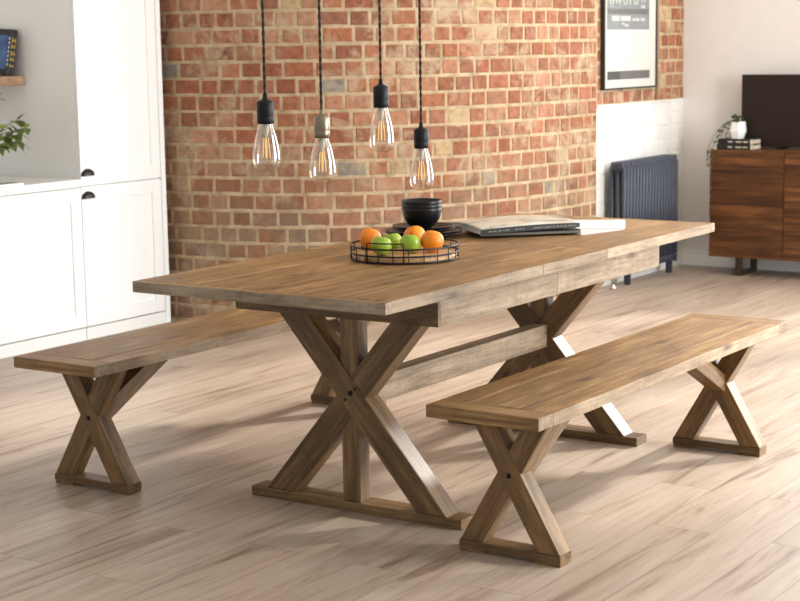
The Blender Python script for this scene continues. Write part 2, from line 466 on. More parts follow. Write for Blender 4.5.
h = cup_pull(6.132, .836, dr)
dr2 = pp(shaker(6.0855, 6.682, .068, .779).build('door', M['white_cabinet'], tall), tall)
h = cup_pull(6.13, .722, dr2)
base = thing('base_cabinet', 'low white kitchen cabinet under the pale worktop', 'cabinet', (5.75, 6.25, 0))
pp(MB().box((5.44, YC+.021, .07), (6.08, 6.565, .78)).build('body', M['white_cabinet'], base), base)
pp(MB().box((5.44, YC+.004, 0), (6.08, YC+.02, .062)).build('plinth', M['plinth'], base), base)
pp(shaker(5.445, 6.0805, .068, .776).build('door', M['white_cabinet'], base), base)
wt = MB().box((5.42, YC-.012, .781), (6.084, 6.565, .82), bevel=.003).build('worktop', M['worktop'])
tag(wt, 'pale worktop on the low cabinet, butting against the tall cabinet', 'worktop')
tr = thing('serving_tray', 'flat white tray with a dark top near the worktop edge', 'tray', (5.5, 5.99, .82))
pp(MB().box((5.44, 5.945, .8203), (5.70, 6.02, .832), bevel=.003).build('rim', M['base_white'], tr), tr)
pp(MB().box((5.45, 5.965, .8322), (5.68, 6.015, .8345)).build('inlay', M['tray_dark'], tr, 'dark inset top'), tr)
# shelf and book
sh = MB(); sh.box((5.3, 6.30, 1.288), (6.083, 6.568, 1.335), bevel=.006)
tag(sh.build('wall_shelf', M['shelf_wood']), 'short thick wooden shelf above the worktop, under the black book', 'shelf')
bk = thing('hardback_book', 'black hardback with gold spine lettering and blue cover, leaning on the shelf', 'book', (6.005, 6.325, 1.339))
bk.rotation_euler = (R(2), R(10), R(-4))
def local(mb, name, mat, parent, label=None): return mb.build(name, mat, parent, label)
local(MB().box((-.019, 0, .0), (.019, .19, .232), bevel=.002), 'cover', M['book_black'], bk)
local(MB().box((-.016, .02, .003), (.016, .1905, .2325)), 'pages', M['page'], bk)
m_blue, nt, bb = new_mat('blue cover print'); tc = nt.nodes.new('ShaderNodeTexCoord')
f_ = noise(nt, tc.outputs['Object'], 9, 5); rr = ramp(nt, [(.3, lin(34, 62, 120)), (.7, lin(96, 140, 196))]); nt.links.new(f_, rr.inputs['Fac']); nt.links.new(rr.outputs['Color'], bb.inputs['Base Color'])
local(MB().box((-.0205, .022, .03), (-.0188, .175, .2)), 'cover_print', m_blue, bk, 'blue printed picture')
mb = MB()
for k in range(7): mb.box((-.0214, .006, .045+k*.022), (-.0189, .014, .059+k*.022))
local(mb, 'cover_lettering', M['letter_white'], bk, 'pale upright lettering')
for z0, hh in ((.165, .024), (.135, .020), (.098, .024), (.072, .018), (.042, .012)):
    mb = MB(); mb.box((-.012, -.0022, z0), (-.007, .0005, z0+hh)); mb.box((.005, -.0022, z0), (.010, .0005, z0+hh)); mb.box((-.012, -.0022, z0+hh*.4), (.010, .0005, z0+hh*.58))
    local(mb, 'spine_letter', M['gold'], bk, 'gold letter')

def leaf_mb(mb, p, d, L, W, droop=.3, fold=.12):
    """a pointed leaf, folded along its midrib"""
    d = Vector(d).normalized(); up = Vector((0, 0, 1)); sd = d.cross(up)
    sd = sd.normalized() if sd.length > .05 else Vector((1, 0, 0)); nu = sd.cross(d).normalized()
    n = 6; rows = []
    for i in range(n+1):
        t = i/n; w_ = W*math.sin(math.pi*min(1, t**.75*.98+.02))*.5
        c = Vector(p) + d*(L*t) - up*(droop*L*t*t)
        rows.append([mb.bm.verts.new(c - sd*w_ + nu*fold*w_), mb.bm.verts.new(c), mb.bm.verts.new(c + sd*w_ + nu*fold*w_)])
    for a, b_ in zip(rows, rows[1:]):
        for k in range(2):
            f = mb.bm.faces.new([a[k], a[k+1], b_[k+1], b_[k]]); f.smooth = True
rnd = random.Random(3)
pl = thing('leafy_plant', 'bushy green plant standing on the worktop below the shelf', 'plant', (5.62, 6.14, .82))
mb = MB(); mb.lathe([(0, 0), (.055, 0), (.068, .11), (.072, .12), (.064, .12), (.06, .105), (0, .105)])
mb.build('pot', M['terracotta'], pl)
mb = MB(); lf = MB()
stems = [((.20, -.02, .17), .10), ((.27, .03, .24), .10), ((.15, .02, .36), .08), ((.31, .02, .20), .09), ((.24, .05, .13), .09), ((.10, -.04, .12), .10), ((.2, -.03, .14), .1), ((-.1, .05, .3), .1), ((0, -.05, .3), .1), ((-.12, -.05, .2), .1), ((.02, .08, .36), .1), ((.09, .0, .46), .07)]
for (t, L) in stems:
    t = Vector(t); p0 = Vector((0, 0, .10)); mid = p0 + Vector((t.x*.4, t.y*.4, t.z*.75)); e = Vector((t.x, t.y, t.z+.06))
    pts = [p0*(1-u)**2 + mid*2*u*(1-u) + e*u*u for u in [i/8 for i in range(9)]]
    mb.tube(pts, [.004-.0025*i/8 for i in range(9)], 6)
    for k in range(4, 9):
        for s_ in (-1, 1):
            dd = (pts[k]-pts[k-1]).normalized() + Vector((rnd.uniform(-.9, .9), rnd.uniform(-.9, .9), rnd.uniform(-.5, .4)))
            leaf_mb(lf, pts[k], dd, rnd.uniform(.6, 1)*L*.8, rnd.uniform(.040, .062), rnd.uniform(.2, .9))
mb.build('stems', M['stem'], pl); lf.build('foliage', M['leaf'], pl)

# ------------------------------------------------------------------ dining table
TX, TY = 4.839, 2.963; a, bw = 1.135, .461; HT = .77; TT = .034
tb = thing('dining_table', 'large extending trestle dining table of aged brown wood, set with fruit and bowls', 'table', (TX, TY, 0))
ZB = .637
mb = MB()
ys = [-bw, -.29, -.115, .06, .245, bw]
segs = [(-a+.03, -.239), (-.237, .213), (.215, a-.03)]
for (x0, x1) in segs:
    for y0, y1 in zip(ys, ys[1:]):
        mb.box((x0, y0+.0006, HT-TT), (x1, y1-.0006, HT+random.uniform(-.0006, .0006)), bevel=.001)
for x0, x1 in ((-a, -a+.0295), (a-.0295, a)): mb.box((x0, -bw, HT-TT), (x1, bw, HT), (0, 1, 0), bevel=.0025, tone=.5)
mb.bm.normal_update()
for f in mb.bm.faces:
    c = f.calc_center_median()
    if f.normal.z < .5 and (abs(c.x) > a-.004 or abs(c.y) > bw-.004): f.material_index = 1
mb.build('tabletop', [M['table_wood'], M['lit_edge_wood']], tb)
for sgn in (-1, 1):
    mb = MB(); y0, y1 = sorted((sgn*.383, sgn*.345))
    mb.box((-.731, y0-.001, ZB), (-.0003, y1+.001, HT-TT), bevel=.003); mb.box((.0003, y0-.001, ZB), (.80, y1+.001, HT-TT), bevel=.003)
    mb.build('apron', M['lit_edge_wood'], tb)
def xleg(mb, x0, x1, yt, yb, zt, zb, w_, bev=.004, tone=None):
    mb.prism([(x0, yb-w_/2, zb), (x0, yb+w_/2, zb), (x0, yt+w_/2, zt), (x0, yt-w_/2, zt)], (x1-x0, 0, 0), (0, yt-yb, zt-zb), bev, tone=tone)
    return mb
for sx in (-1, 1):
    xc = -.618*1 if sx < 0 else .613
    x0, x1 = xc-.04, xc+.04
    mb = MB()
    lo, hi = (xc-.125, xc+.05) if sx < 0 else (xc-.05, xc+.125)
    mb.box((lo, -.383, ZB), (hi, .383, HT-TT), (0, 1, 0), bevel=.003)
    mb.build('cross_beam', M['frame_wood'], tb)
    mb = MB(); mb.box((x0-.002, -.406, .0), (x1+.002, .406, .032), (0, 1, 0), bevel=.003); mb.build('foot', M['frame_wood'], tb)
    xleg(MB(), x0, x1, .232, -.297, ZB, .032, .112).build('diagonal_leg', M['frame_wood'], tb)
    xleg(MB(), x0+.003, x1-.003, -.222, .29, ZB, .032, .112).build('diagonal_leg', M['frame_wood'], tb)
    MB().box((x0+.006, -.028, .032), (x1-.018, .040, ZB), (0, 0, 1), bevel=.003).build('post', M['frame_wood'], tb)
    e = MB(); xe = x0 if sx < 0 else x1
    mm = Matrix.Rotation(R(90), 4, 'Y')
    e.lathe([(0, -.004), (.008, -.004), (.009, 0), (.009, .003)], (xe-(.0 if sx < 0 else 0), 0, .385), 14, M4=mm)
    e.lathe([(0, -.003), (.004, -.003), (.004, .003)], (xe, .02, .362), 10, M4=mm); e.lathe([(0, -.003), (.004, -.003), (.004, .003)], (xe, -.018, .40), 10, M4=mm)
    e.build('bolt', M['black_metal'], tb)
MB().box((-.585, -.034, .337), (.58, .03, .423), bevel=.004).build('stretcher', M['lit_edge_wood'], tb)

# ------------------------------------------------------------------ benches
BL, BWd, HB, BT = .920, .182, .462, .037
def bench(label):
    t = thing('dining_bench', label, 'bench', (0, 0, 0), 0, 'trestle dining benches')
    mb = MB(); bb_ = .085
    ys = [-BWd, -.095, .0, .092, BWd]
    for y0, y1 in zip(ys, ys[1:]): mb.box((-BL+bb_, y0+.0005, HB-BT), (BL-bb_, y1-.0005, HB+random.uniform(-.0008, .0002)), bevel=.001)
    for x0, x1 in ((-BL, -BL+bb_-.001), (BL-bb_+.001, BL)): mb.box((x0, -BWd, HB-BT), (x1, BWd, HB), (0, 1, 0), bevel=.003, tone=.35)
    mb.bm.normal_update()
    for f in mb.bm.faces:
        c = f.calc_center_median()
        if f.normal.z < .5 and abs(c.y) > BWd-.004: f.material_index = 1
    mb.build('seat', [M['table_wood'], M['lit_edge_wood']], t)
    zt = HB-BT
    for sx in (-1, 1):
        xo = sx*.77; x0, x1 = sorted((xo, xo-sx*.063))
        xleg(MB(), x0, x1, .100, -.128, zt, .034, .076, .003).build('leg', M['frame_wood'], t)
        xleg(MB(), x0+.002, x1-.002, -.100, .128, zt, .034, .076, .003).build('leg', M['frame_wood'], t)
        mb = MB(); mb.box((x0-.002, -.168, .010), (x1+.002, .168, .034), (0, 1, 0), bevel=.0025)
        mb.box((x0, -.166, 0), (x1, -.085, .012), (0, 1, 0), bevel=.002); mb.box((x0, .085, 0), (x1, .166, .012), (0, 1, 0), bevel=.002)
        mb.build('foot', M['frame_wood'], t)
        xi = xo-sx*.06; d = -sx
        mb = MB(); xs, xe = xi, xi+d*.40
        mb.prism([(xs, -.032, .222), (xs, -.032, .285), (xe-d*.125, -.032, zt), (xe, -.032, zt)], (0, .064, 0), (d*.3, 0, .2), .003)
        mb.build('brace', M['frame_wood'], t)
        e = MB(); e.lathe([(0, -.003), (.007, -.003), (.008, 0), (.008, .003)], (xo, 0, .245), 14, M4=Matrix.Rotation(R(90), 4, 'Y'))
        e.build('bolt', M['black_metal'], t)
    return t
b1 = bench('aged wooden bench with crossed legs standing nearest the sideboard, in front of the table')
b1.location = (4.779, 2.288, 0); b1.rotation_euler.z = -.0078
b2 = copy_tree(b1); b2.location = (4.730, 3.884, 0); b2.rotation_euler.z = .0028
b2['label'] = 'aged wooden bench with crossed legs behind the table, by the white cabinets'

# ------------------------------------------------------------------ pendants
def pendant(x, zb, zj, zs, label, socket_mat, sock_label=None):
    y = TY; t = thing('pendant_light', label, 'lamp', (x, y, 3.4), 0, 'pendant bulbs over the table')
    Z = lambda z: z-3.4
    MB().lathe([(0, 0), (.05, 0), (.05, -.02), (.044, -.028), (0, -.028)], n=32).build('ceiling_rose', M['black_metal'], t)
    mb = MB(); zt_, z2 = Z(3.38), Z(zs+.012); n = int((zt_-z2)/.004)
    for ph in (0, math.pi):
        mb.tube([(.0022*math.cos(ph+i*.5), .0022*math.sin(ph+i*.5), zt_+(z2-zt_)*i/n) for i in range(n+1)], .0027, 6)
    mb.build('cord', M['cord'], t)
    hs = zs-zj
    mb = MB(); c = Z(zj)
    mb.lathe([(0, hs+.022), (.006, hs+.022), (.007, hs+.008), (.011, hs+.004), (.020, hs), (.0245, hs-.004), (.0245, hs*.35), (.0238, hs*.33), (.0245, hs*.30), (.0245, .002), (.020, 0), (0, 0)], (0, 0, c), 32)
    mb.build('socket', socket_mat, t, sock_label)
    hb = zj-zb; r = .0405
    prof = [(.0205, .004), (.0210, -.03*hb), (.0265, -.16*hb), (.0325, -.32*hb), (.0385, -.55*hb), (r, -.72*hb), (.0398, -.82*hb), (.036, -.90*hb), (.027, -.965*hb), (.012, -.997*hb), (0, -1.0*hb)]
    pts = spline([(p[0], p[1], 0) for p in prof], .006)
    mb = MB(); mb.lathe([(max(0, q.x), q.y) for q in pts], (0, 0, c), 36)
    bulb = mb.build('bulb', M['glass'], t, 'clear teardrop glass bulb')
    mb = MB()
    for k in range(4):
        an = k*math.pi/2+.5
        p0 = (.0065*math.cos(an), .0065*math.sin(an), c-.30*hb); p1 = (.011*math.cos(an), .011*math.sin(an), c-.74*hb)
        mb.tube([p0, p1], .0014, 6)
    f = mb.build('filament', M['filament'], bulb, 'amber filament')
    mb = MB(); mb.lathe([(0, -.0), (.009, 0), (.008, -.18*hb), (.004, -.26*hb), (.003, -.30*hb), (.0095, -.305*hb), (0, -.31*hb)], (0, 0, c), 14)
    mb.tube([(0, 0, c-.30*hb), (0, 0, c-.76*hb)], .0013, 6)
    mb.build('glass_stem', M['letter_white'], bulb)
    return t
pendant(3.788, 1.112, 1.245, 1.311, 'pendant bulb on a black socket, first from the tall cabinet', M['black_metal'])
pendant(4.060, 1.054, 1.190, 1.256, 'pendant bulb on a worn pewter socket', M['pewter'], 'worn pewter socket')
pendant(4.380, 1.129, 1.268, 1.336, 'pendant bulb hanging highest of the four', M['black_metal'])
pendant(4.612, .988, 1.126, 1.190, 'pendant bulb hanging lowest, above the black bowls', M['black_metal'])

# ------------------------------------------------------------------ on the table
CX, CY = 4.535, 2.985
bs = thing('wire_fruit_tray', 'round black wire tray with a wooden base holding the fruit', 'tray', (CX, CY, HT))
RB = .177
MB().lathe([(0, .001), (RB-.008, .001), (RB-.005, .004), (RB-.005, .018), (RB-.008, .021), (0, .021)], n=64).build('base', M['tray_wood'], bs, 'pale wooden base')
mb = MB(); N = 72
circ = lambda r_, z: [(r_*math.cos(2*math.pi*i/N), r_*math.sin(2*math.pi*i/N), z) for i in range(N)]
for z in (.005, .025, .048): mb.tube(circ(RB, z), .0016, 8, True, rz=.003)
for i in range(22):
    an = 2*math.pi*(i+.3)/22; mb.tube([(RB*math.cos(an), RB*math.sin(an), .004), (RB*math.cos(an), RB*math.sin(an), .048)], .0018, 6)
mb.build('wire_rim', M['black_wire'], bs)
for an in (R(192), R(12)):
    mb = MB(); hw = .36
    A = [(RB*1.012*math.cos(an+s_*hw), RB*1.012*math.sin(an+s_*hw)) for s_ in (-1, 1)]
    arc = [(RB*1.012*math.cos(an-hw+2*hw*i/12), RB*1.012*math.sin(an-hw+2*hw*i/12), .068) for i in range(13)]
    mb.tube([(A[0][0], A[0][1], .002)]+arc+[(A[1][0], A[1][1], .002)], .0022, 8)
    mb.build('handle', M['black_wire'], bs)
ZF = HT+.0212
def sphere_prof(r, n=18, dimp=0, sq=.97):
    out = []
    for i in range(n+1):
        t = math.pi*i/n; z = -math.cos(t)*r*sq; rr = math.sin(t)*r
        if dimp: z -= (dimp*math.exp(-(rr/(.35*r))**2)) * (1 if z > 0 else -.45); rr *= 1+.05*math.cos(t*1.0)*-1
        out.append((max(0, rr if 0 < i < n else 0), z))
    return out
def orange(x, y, r, label, tilt):
    t = thing('orange', label, 'fruit', (x, y, ZF+r*.97), 0, 'oranges in the wire tray'); t.rotation_euler = (tilt, tilt*.6, tilt*3)
    MB().lathe(sphere_prof(r, 20, .003), n=32).build('peel', M['orange'], t)
    MB().lathe([(0, r*.95), (.003, r*.945), (.0035, r*.92), (0, r*.91)], n=8).build('stem_button', M['stem'], t)
def apple(x, y, r, label, tilt):
    t = thing('green_apple', label, 'fruit', (x, y, ZF+r*.93), 0, 'green apples in the wire tray'); t.rotation_euler = (tilt, tilt*.5, tilt*4)
    MB().lathe(sphere_prof(r, 22, .010, .95), n=32).build('skin', M['apple'], t)
    MB().tube([(0, 0, r*.6), (.001, .001, r*.85), (.004, .002, r*1.06)], .0014, 6).build('stem', M['soil'], t)
orange(4.543, 3.125, .037, 'orange at the cabinet end of the wire tray, apart from the others', .25)
orange(4.668, 3.030, .037, 'orange behind a green apple, nearest the black bowls', -.3)
orange(4.566, 2.896, .038, 'orange at the bench end of the wire tray, beside the flat wire rim', .2)
apple(4.422, 3.000, .0345, 'green apple in front, behind the raised wire handle', .2)
apple(4.565, 3.050, .031, 'smaller green apple set back between two others', -.2)
apple(4.515, 2.948, .0345, 'green apple between the smaller apple and the oranges', .15)

PX, PYy = 5.076, 3.256
def dish(name, prof, z, label, cat, group, x=PX, y=PYy):
    t = thing(name, label, cat, (x, y, z), 0, group)
    o = MB().lathe(prof, n=56).build('body', M['black_ceramic'], t)
    return t
def dish1(name, prof, z, label, cat, group, x=PX, y=PYy):
    o = MB().lathe(prof, n=56).build(name, M['black_ceramic']); o.location = (x, y, z); return tag(o, label, cat, group)
def plate_prof(r): return [(0, 0), (r*.6, 0), (r*.62, .003), (r*.94, .015), (r, .0185), (r*.997, .0205), (r*.93, .0185), (r*.64, .007), (0, .006)]
for k, lab in enumerate(('large black dinner plate at the bottom of the stack', 'large black dinner plate second from the bottom of the stack')):
    dish1('dinner_plate', plate_prof(.141), HT+k*.0085, lab, 'plate', 'black plates under the bowls')
for k, lab in enumerate(('smaller black side plate lying on the large plates', 'smaller black side plate directly under the bowls')):
    dish1('side_plate', plate_prof(.114), HT+.0155+k*.0085, lab, 'plate', 'black plates under the bowls')
bp = [(0, 0), (.034, 0), (.036, .004), (.052, .018), (.066, .042), (.0735, .070), (.074, .078), (.0715, .078), (.063, .045), (.048, .021), (.03, .010), (0, .009)]
for k, lab in enumerate(('black stoneware bowl at the bottom of the stack, on the plates', 'black stoneware bowl in the middle of the stack', 'black stoneware bowl topmost on the stack, its rim in full view')):
    dish1('stoneware_bowl', bp, HT+.031+k*.0135, lab, 'bowl', 'stacked black bowls', PX-.004, PYy+.004)

# papers, thin book and curled magazine
def rect_slab(name, org, ang, L, D, z0, z1, mat, label, cat, bevel=.0008, group=None):
    o = MB().box((0, 0, 0), (L, D, z1-z0), bevel=bevel).build(name, mat)
    o.location = (org[0], org[1], z0); o.rotation_euler.z = ang
    if label: tag(o, label, cat, group)
    return o
rect_slab('paper_booklet', (5.375, 2.766), R(-15), .235, .20, HT, HT+.0035, M['paper'], 'white paper booklet under the magazine, its long edge facing the bench', 'booklet', .0005)
rect_slab('paper_sheet', (5.602, 2.702), R(25.8), .305, .21, HT+.0036, HT+.0056, M['paper'], 'pale paper sheet on top of the booklet, poking out beyond the magazine', 'paper', .0004)
tbk = thing('thin_book', 'thin dark book lying under the glossy magazine', 'book', (5.125, 3.045, HT+.0062), R(-45))
MB().box((0, 0, 0), (.38, .25, .0015)).build('back_cover', M['book_black'], tbk)
MB().box((.003, .003, .0015), (.377, .247, .0105)).build('pages', M['dim_letter'], tbk)
MB().box((0, 0, .0105), (.38, .25, .012)).build('front_cover', M['book_black'], tbk)
# magazine: a bent slab with a black lettered spine towards the bench
mg = thing('glossy_magazine', 'thick glossy magazine with a dark printed spine, slumped over the thin book', 'magazine', (5.092, 3.024, HT+.0185), R(-35))
def cover_mat():
    m, nt, b = new_mat('magazine cover'); tc = nt.nodes.new('ShaderNodeTexCoord'); P = tc.outputs['Object']
    f = noise(nt, P, 7, 5, .6, (1, 2.2, 1)); r = ramp(nt, [(.34, lin(96, 88, 76)), (.45, lin(196, 186, 168)), (.7, lin(222, 214, 200))]); nt.links.new(f, r.inputs['Fac'])
    nt.links.new(r.outputs['Color'], b.inputs['Base Color']); b.inputs['Roughness'].default_value = .3; return m
def bent(L, D, z0, z1, nx=24, ny=10, bend=None):
    mb = MB(); g = {}
    for k, z in enumerate((z0, z1)):
        for i in range(nx+1):
            for j in range(ny+1):
                x, y = L*i/nx, D*j/ny; g[k, i, j] = mb.bm.verts.new((x, y, z+bend(x/L, y/D, k)))
    F = mb.bm.faces.new
    for i in range(nx):
        for j in range(ny):
            F([g[1, i, j], g[1, i+1, j], g[1, i+1, j+1], g[1, i, j+1]]).smooth = True
            F([g[0, i, j], g[0, i, j+1], g[0, i+1, j+1], g[0, i+1, j]]).smooth = True
    for i in range(nx):
        F([g[0, i, 0], g[0, i+1, 0], g[1, i+1, 0], g[1, i, 0]]); F([g[0, i, ny], g[1, i, ny], g[1, i+1, ny], g[0, i+1, ny]])
    for j in range(ny):
        F([g[0, 0, j], g[1, 0, j], g[1, 0, j+1], g[0, 0, j+1]]); F([g[0, nx, j], g[0, nx, j+1], g[1, nx, j+1], g[1, nx, j]])
    return mb
bend = lambda u, v, k: (.004*math.sin(math.pi*u) + .017*math.sin(math.pi*v)*(.5+.5*math.sin(math.pi*u)))*(1 if k else .35) + .006*u
MB_ = bent(.392, .30, 0, .016, bend=bend); MB_.build('pages', M['paper'], mg)
bent(.396, .304, .0162, .0175, bend=bend).build('cover', cover_mat(), mg)
sp = bent(.396, .003, .0005, .0172, ny=1, bend=lambda u, v, k: .004*math.sin(math.pi*u)*(1 if k else .35)+.006*u)
for v in sp.bm.verts: v.co.y -= .0035
spine = sp.build('spine', M['book_black'], mg, 'dark printed spine')
mb = MB(); rl = random.Random(5); x = .03; word = 0
while x < .375:
    L_ = rl.uniform(.006, .016); u = x/.396; zz = .0052+.006*u+.0025*math.sin(math.pi*u)
    w_ = 0 if x < .11 else (1 if x < .185 else 2)
    if w_ != word:
        mb.build('printed_word', M['dim_letter'], spine, 'pale lettering'); mb = MB(); word = w_
    if not (.10 < x < .125 or .17 < x < .20): mb.box((x, -.0042, zz), (x+L_, -.0033, zz+.005))
    x += L_+rl.uniform(.003, .006)
mb.build('printed_word', M['dim_letter'], spine, 'pale lettering')

# ------------------------------------------------------------------ alcove: radiator, picture, pipe
RX0, RX1 = 8.955, 9.745; ns = 18; pit = (RX1-RX0)/ns; yr0, yr1 = 4.33, 4.44
rd = thing('column_radiator', 'slate blue cast iron column radiator against the white painted brick', 'radiator', (9.26, 4.38, 0))
ym = (yr0+yr1)/2
first = None
for i in range(ns):
    xc = RX0+pit*(i+.5)
    if first is None:
        mb = MB()
        for y in (yr0+.016, ym, yr1-.016): mb.tube([(0, y-ym, .13), (0, y-ym, .72)], .0155, 12)
        for z in (.115, .725):
            mb.tube([(0, yr0-ym+.012, z), (0, yr0-ym+.022, z), (0, yr1-ym-.022, z), (0, yr1-ym-.012, z)], [.012, .0205, .0205, .012], 12, rz=.03)
        mb.tube([(-pit/2, 0, .725), (pit/2, 0, .725)], .017, 12); mb.tube([(-pit/2, 0, .115), (pit/2, 0, .115)], .017, 12)
        first = mb.build('section', M['slate'], rd); o = first
    else:
        o = first.copy(); COL.objects.link(o); o.parent = rd
    o.location = (xc-9.26, 0, 0)
for x in (RX0+pit*.5+.14, RX1-pit*.5):
    mb = MB(); mb.box((x-.010-9.26, -.02, .0), (x+.010-9.26, .02, .12), bevel=.003); mb.box((x-.016-9.26, -.05, .08), (x+.016-9.26, .05, .125), bevel=.004)
    mb.build('foot', M['slate'], rd)
mb = MB(); vx = RX0-.035-9.26
mb.tube([(vx+.045, 0, .115), (vx, 0, .115)], .012, 10); mb.tube([(vx, 0, .02), (vx, 0, .15)], .011, 10); mb.lathe([(0, 0), (.02, 0), (.022, .03), (.018, .06), (0, .062)], (vx, 0, .14), 16)
mb.lathe([(0, .0), (.026, 0), (.022, .012), (.012, .016), (.012, .03)], (vx, 0, 0), 16)
mb.build('valve', M['chrome'], rd, 'chrome valve and pipe tail')
# poster
pf = thing('framed_poster', 'black framed poster with grey lettered block, on the brick above the radiator', 'picture', (9.2, RY-.005, 1.19))
px0, px1, pz0, pz1, yf = 8.872, 9.60, 1.180, 2.20, RY-.034
L_ = lambda o: pp(o, pf)
mb = MB(); t = .009
for lo, hi in (((px0, yf, pz0), (px0+t, RY-.008, pz1)), ((px1-t, yf, pz0), (px1, RY-.008, pz1)), ((px0+t, yf, pz0), (px1-t, RY-.008, pz0+t)), ((px0+t, yf, pz1-t), (px1-t, RY-.008, pz1))): mb.box(lo, hi, bevel=.0015)
L_(mb.build('frame', M['frame_dark'], pf))
L_(MB().box((px0+t, yf+.008, pz0+t), (px1-t, yf+.012, pz1-t)).build('print', M['mat'], pf))
L_(MB().box((8.915, yf+.0068, 1.534), (9.495, yf+.0085, 2.02)).build('grey_block', M['poster_grey'], pf, 'grey printed block'))
mb = MB(); mb.box((8.92, yf+.0060, 1.626), (9.48, yf+.0069, 1.656)); L_(mb.build('dark_band', M['poster_dark'], pf, 'dark line across the grey block'))
L_(MB().box((8.92, yf+.0068, 1.238), (9.505, yf+.0085, 1.288)).build('base_band', M['poster_dark'], pf, 'dark grey band'))
L_(MB().box((8.92, yf+.0060, 1.238), (9.09, yf+.0069, 1.288)).build('band_block', M['poster_darker'], pf, 'charcoal end of the band'))
mb = MB()   # large letters cut by the top of the picture, and the small print under them
yl = yf+.0055; yh = yf+.0069
def st(x0, z0, x1, z1): mb.box((x0, yl, z0), (x1, yh, z1))
for x in (8.945, 8.985): st(x, 1.672, x+.018, 1.80)
st(8.945, 1.668, 9.003, 1.684)
for x in (9.03, 9.075): st(x, 1.690, x+.016, 1.80)
st(9.03, 1.735, 9.09, 1.748)
for x in (9.12, 9.17, 9.215): st(x, 1.684, x+.018, 1.80)
st(9.12, 1.680, 9.185, 1.694)
for x in (9.27, 9.32): st(x, 1.690, x+.02, 1.80)
st(9.27, 1.684, 9.34, 1.70); st(9.38, 1.664, 9.43, 1.68); st(9.38, 1.70, 9.395, 1.80); st(9.42, 1.70, 9.435, 1.80)
for x0, x1, z0, z1 in ((8.975, 9.08, 1.585, 1.615), (9.095, 9.23, 1.585, 1.615), (9.255, 9.29, 1.585, 1.602), (9.30, 9.35, 1.585, 1.604), (9.37, 9.43, 1.585, 1.604), (9.11, 9.15, 1.563, 1.574), (9.15, 9.20, 1.553, 1.564)): st(x0, z0, x1, z1)
L_(mb.build('lettering', M['poster_pale'], pf, 'pale poster lettering'))
pf.location.x += .05
mb = MB(); mb.tube([(9.70, RY-.016, 1.10), (9.70, RY-.016, 3.39)], .011, 12)
for z in (1.3, 1.75, 2.3): mb.box((9.682, RY-.028, z), (9.718, RY-.002, z+.02), bevel=.002)
tag(mb.build('conduit_pipe', M['pipe']), 'thin vertical pipe on the brick beside the framed poster', 'pipe')

# ------------------------------------------------------------------ sideboard
SX, SY1 = 9.775, 4.13; SY0 = SY1-1.455; sz0, sz1 = .115, .785
sb = thing('sideboard', 'low dark wooden sideboard with horizontal slatted doors, below the black screen', 'sideboard', (9.93, 3.32, 0))
S_ = lambda o: pp(o, sb)
mb = MB(); mb.box((SX+.004, SY0, sz1-.025), (WX-.02, SY1, sz1), (0, 1, 0), bevel=.002); mb.box((SX+.004, SY0, sz0), (WX-.02, SY1, sz0+.022), (0, 1, 0), bevel=.002)
for y in (SY0, SY1-.02): mb.box((SX+.004, y, sz0+.022), (WX-.02, y+.02, sz1-.025), (0, 0, 1), bevel=.001)
mb.box((WX-.035, SY0+.02, sz0+.022), (WX-.021, SY1-.02, sz1-.025), (0, 1, 0))
S_(mb.build('body', M['side_wood'], sb))
dw = .485; rs = random.Random(11)
for k in range(3):
    y1 = SY1-k*dw-.002; y0 = y1-dw+.004; mb = MB(); z = sz0+.003; 
    while z < sz1-.012:
        hh = min(rs.choice([.026, .034, .042, .05]), sz1-.004-z)
        dpt = rs.choice([0, .003, .006])
        mb.box((SX-.006-dpt, y0, z), (SX+.018, y1, z+hh-.0008), (0, 1, 0), bevel=.0012, tone=rs.uniform(0, 1)); z += hh
    S_(mb.build('door', M['side_wood'], sb))
for y in (3.94, SY0+.19):
    mb = MB(); w_ = .017
    mb.box((SX+.005, y-w_, 0), (SX+.04, y+w_, sz0), bevel=.002); mb.box((WX-.10, y-w_, 0), (WX-.065, y+w_, sz0), bevel=.002)
    mb.box((SX+.04, y-w_, 0), (WX-.10, y+w_, .024), bevel=.002)
    S_(mb.build('sled_leg', M['leg_metal'], sb, 'bronzed metal sled leg'))
tv = thing('television', 'flat dark screen standing on the sideboard against the pale wall', 'television', (10.0, 3.6, sz1))
V_ = lambda o: pp(o, tv)
V_(MB().box((9.985, 3.20, sz1+.012), (10.02, 4.015, 1.247), bevel=.004).build('housing', M['black'], tv))
V_(MB().box((9.981, 3.208, sz1+.024), (9.9855, 4.007, 1.239)).build('screen', M['screen'], tv, 'brownish black screen'))
for y in (3.3, 3.75): V_(MB().box((9.94, y-.02, sz1), (10.06, y+.02, sz1+.013), bevel=.003).build('foot', M['black'], tv))
def flatbook(z, th, y0, y1, label, dx=0):
    t = thing('black_book', label, 'book', (9.84+dx, (y0+y1)/2, z), 0, 'black books on the sideboard')
    Lh = (y1-y0)/2
    MB().box((0, -Lh, 0), (.13, Lh, .004), bevel=.0008).build('back_cover', M['book_black'], t)
    MB().box((0, -Lh, th-.004), (.13, Lh, th), bevel=.0008).build('front_cover', M['book_black'], t)
    MB().box((0, -Lh, .003), (.004, Lh, th-.003)).build('spine', M['book_black'], t)
    MB().box((.004, -Lh+.004, .004), (.127, Lh-.004, th-.004)).build('pages', M['page'], t)
    mb = MB(); MBx = [(-.08, -.05), (-.04, .0), (.02, .05)]
    for a_, b_ in MBx: mb.box((-.0012, a_, th*.35), (.001, b_, th*.6))
    mb.box((-.0012, -Lh, .002), (.001, -Lh+.022, th-.002))
    mb.build('spine_lettering', M['page'], t, 'pale spine print')
flatbook(sz1, .033, 3.872, 4.115, 'black book lying flat on the sideboard, under another black book')
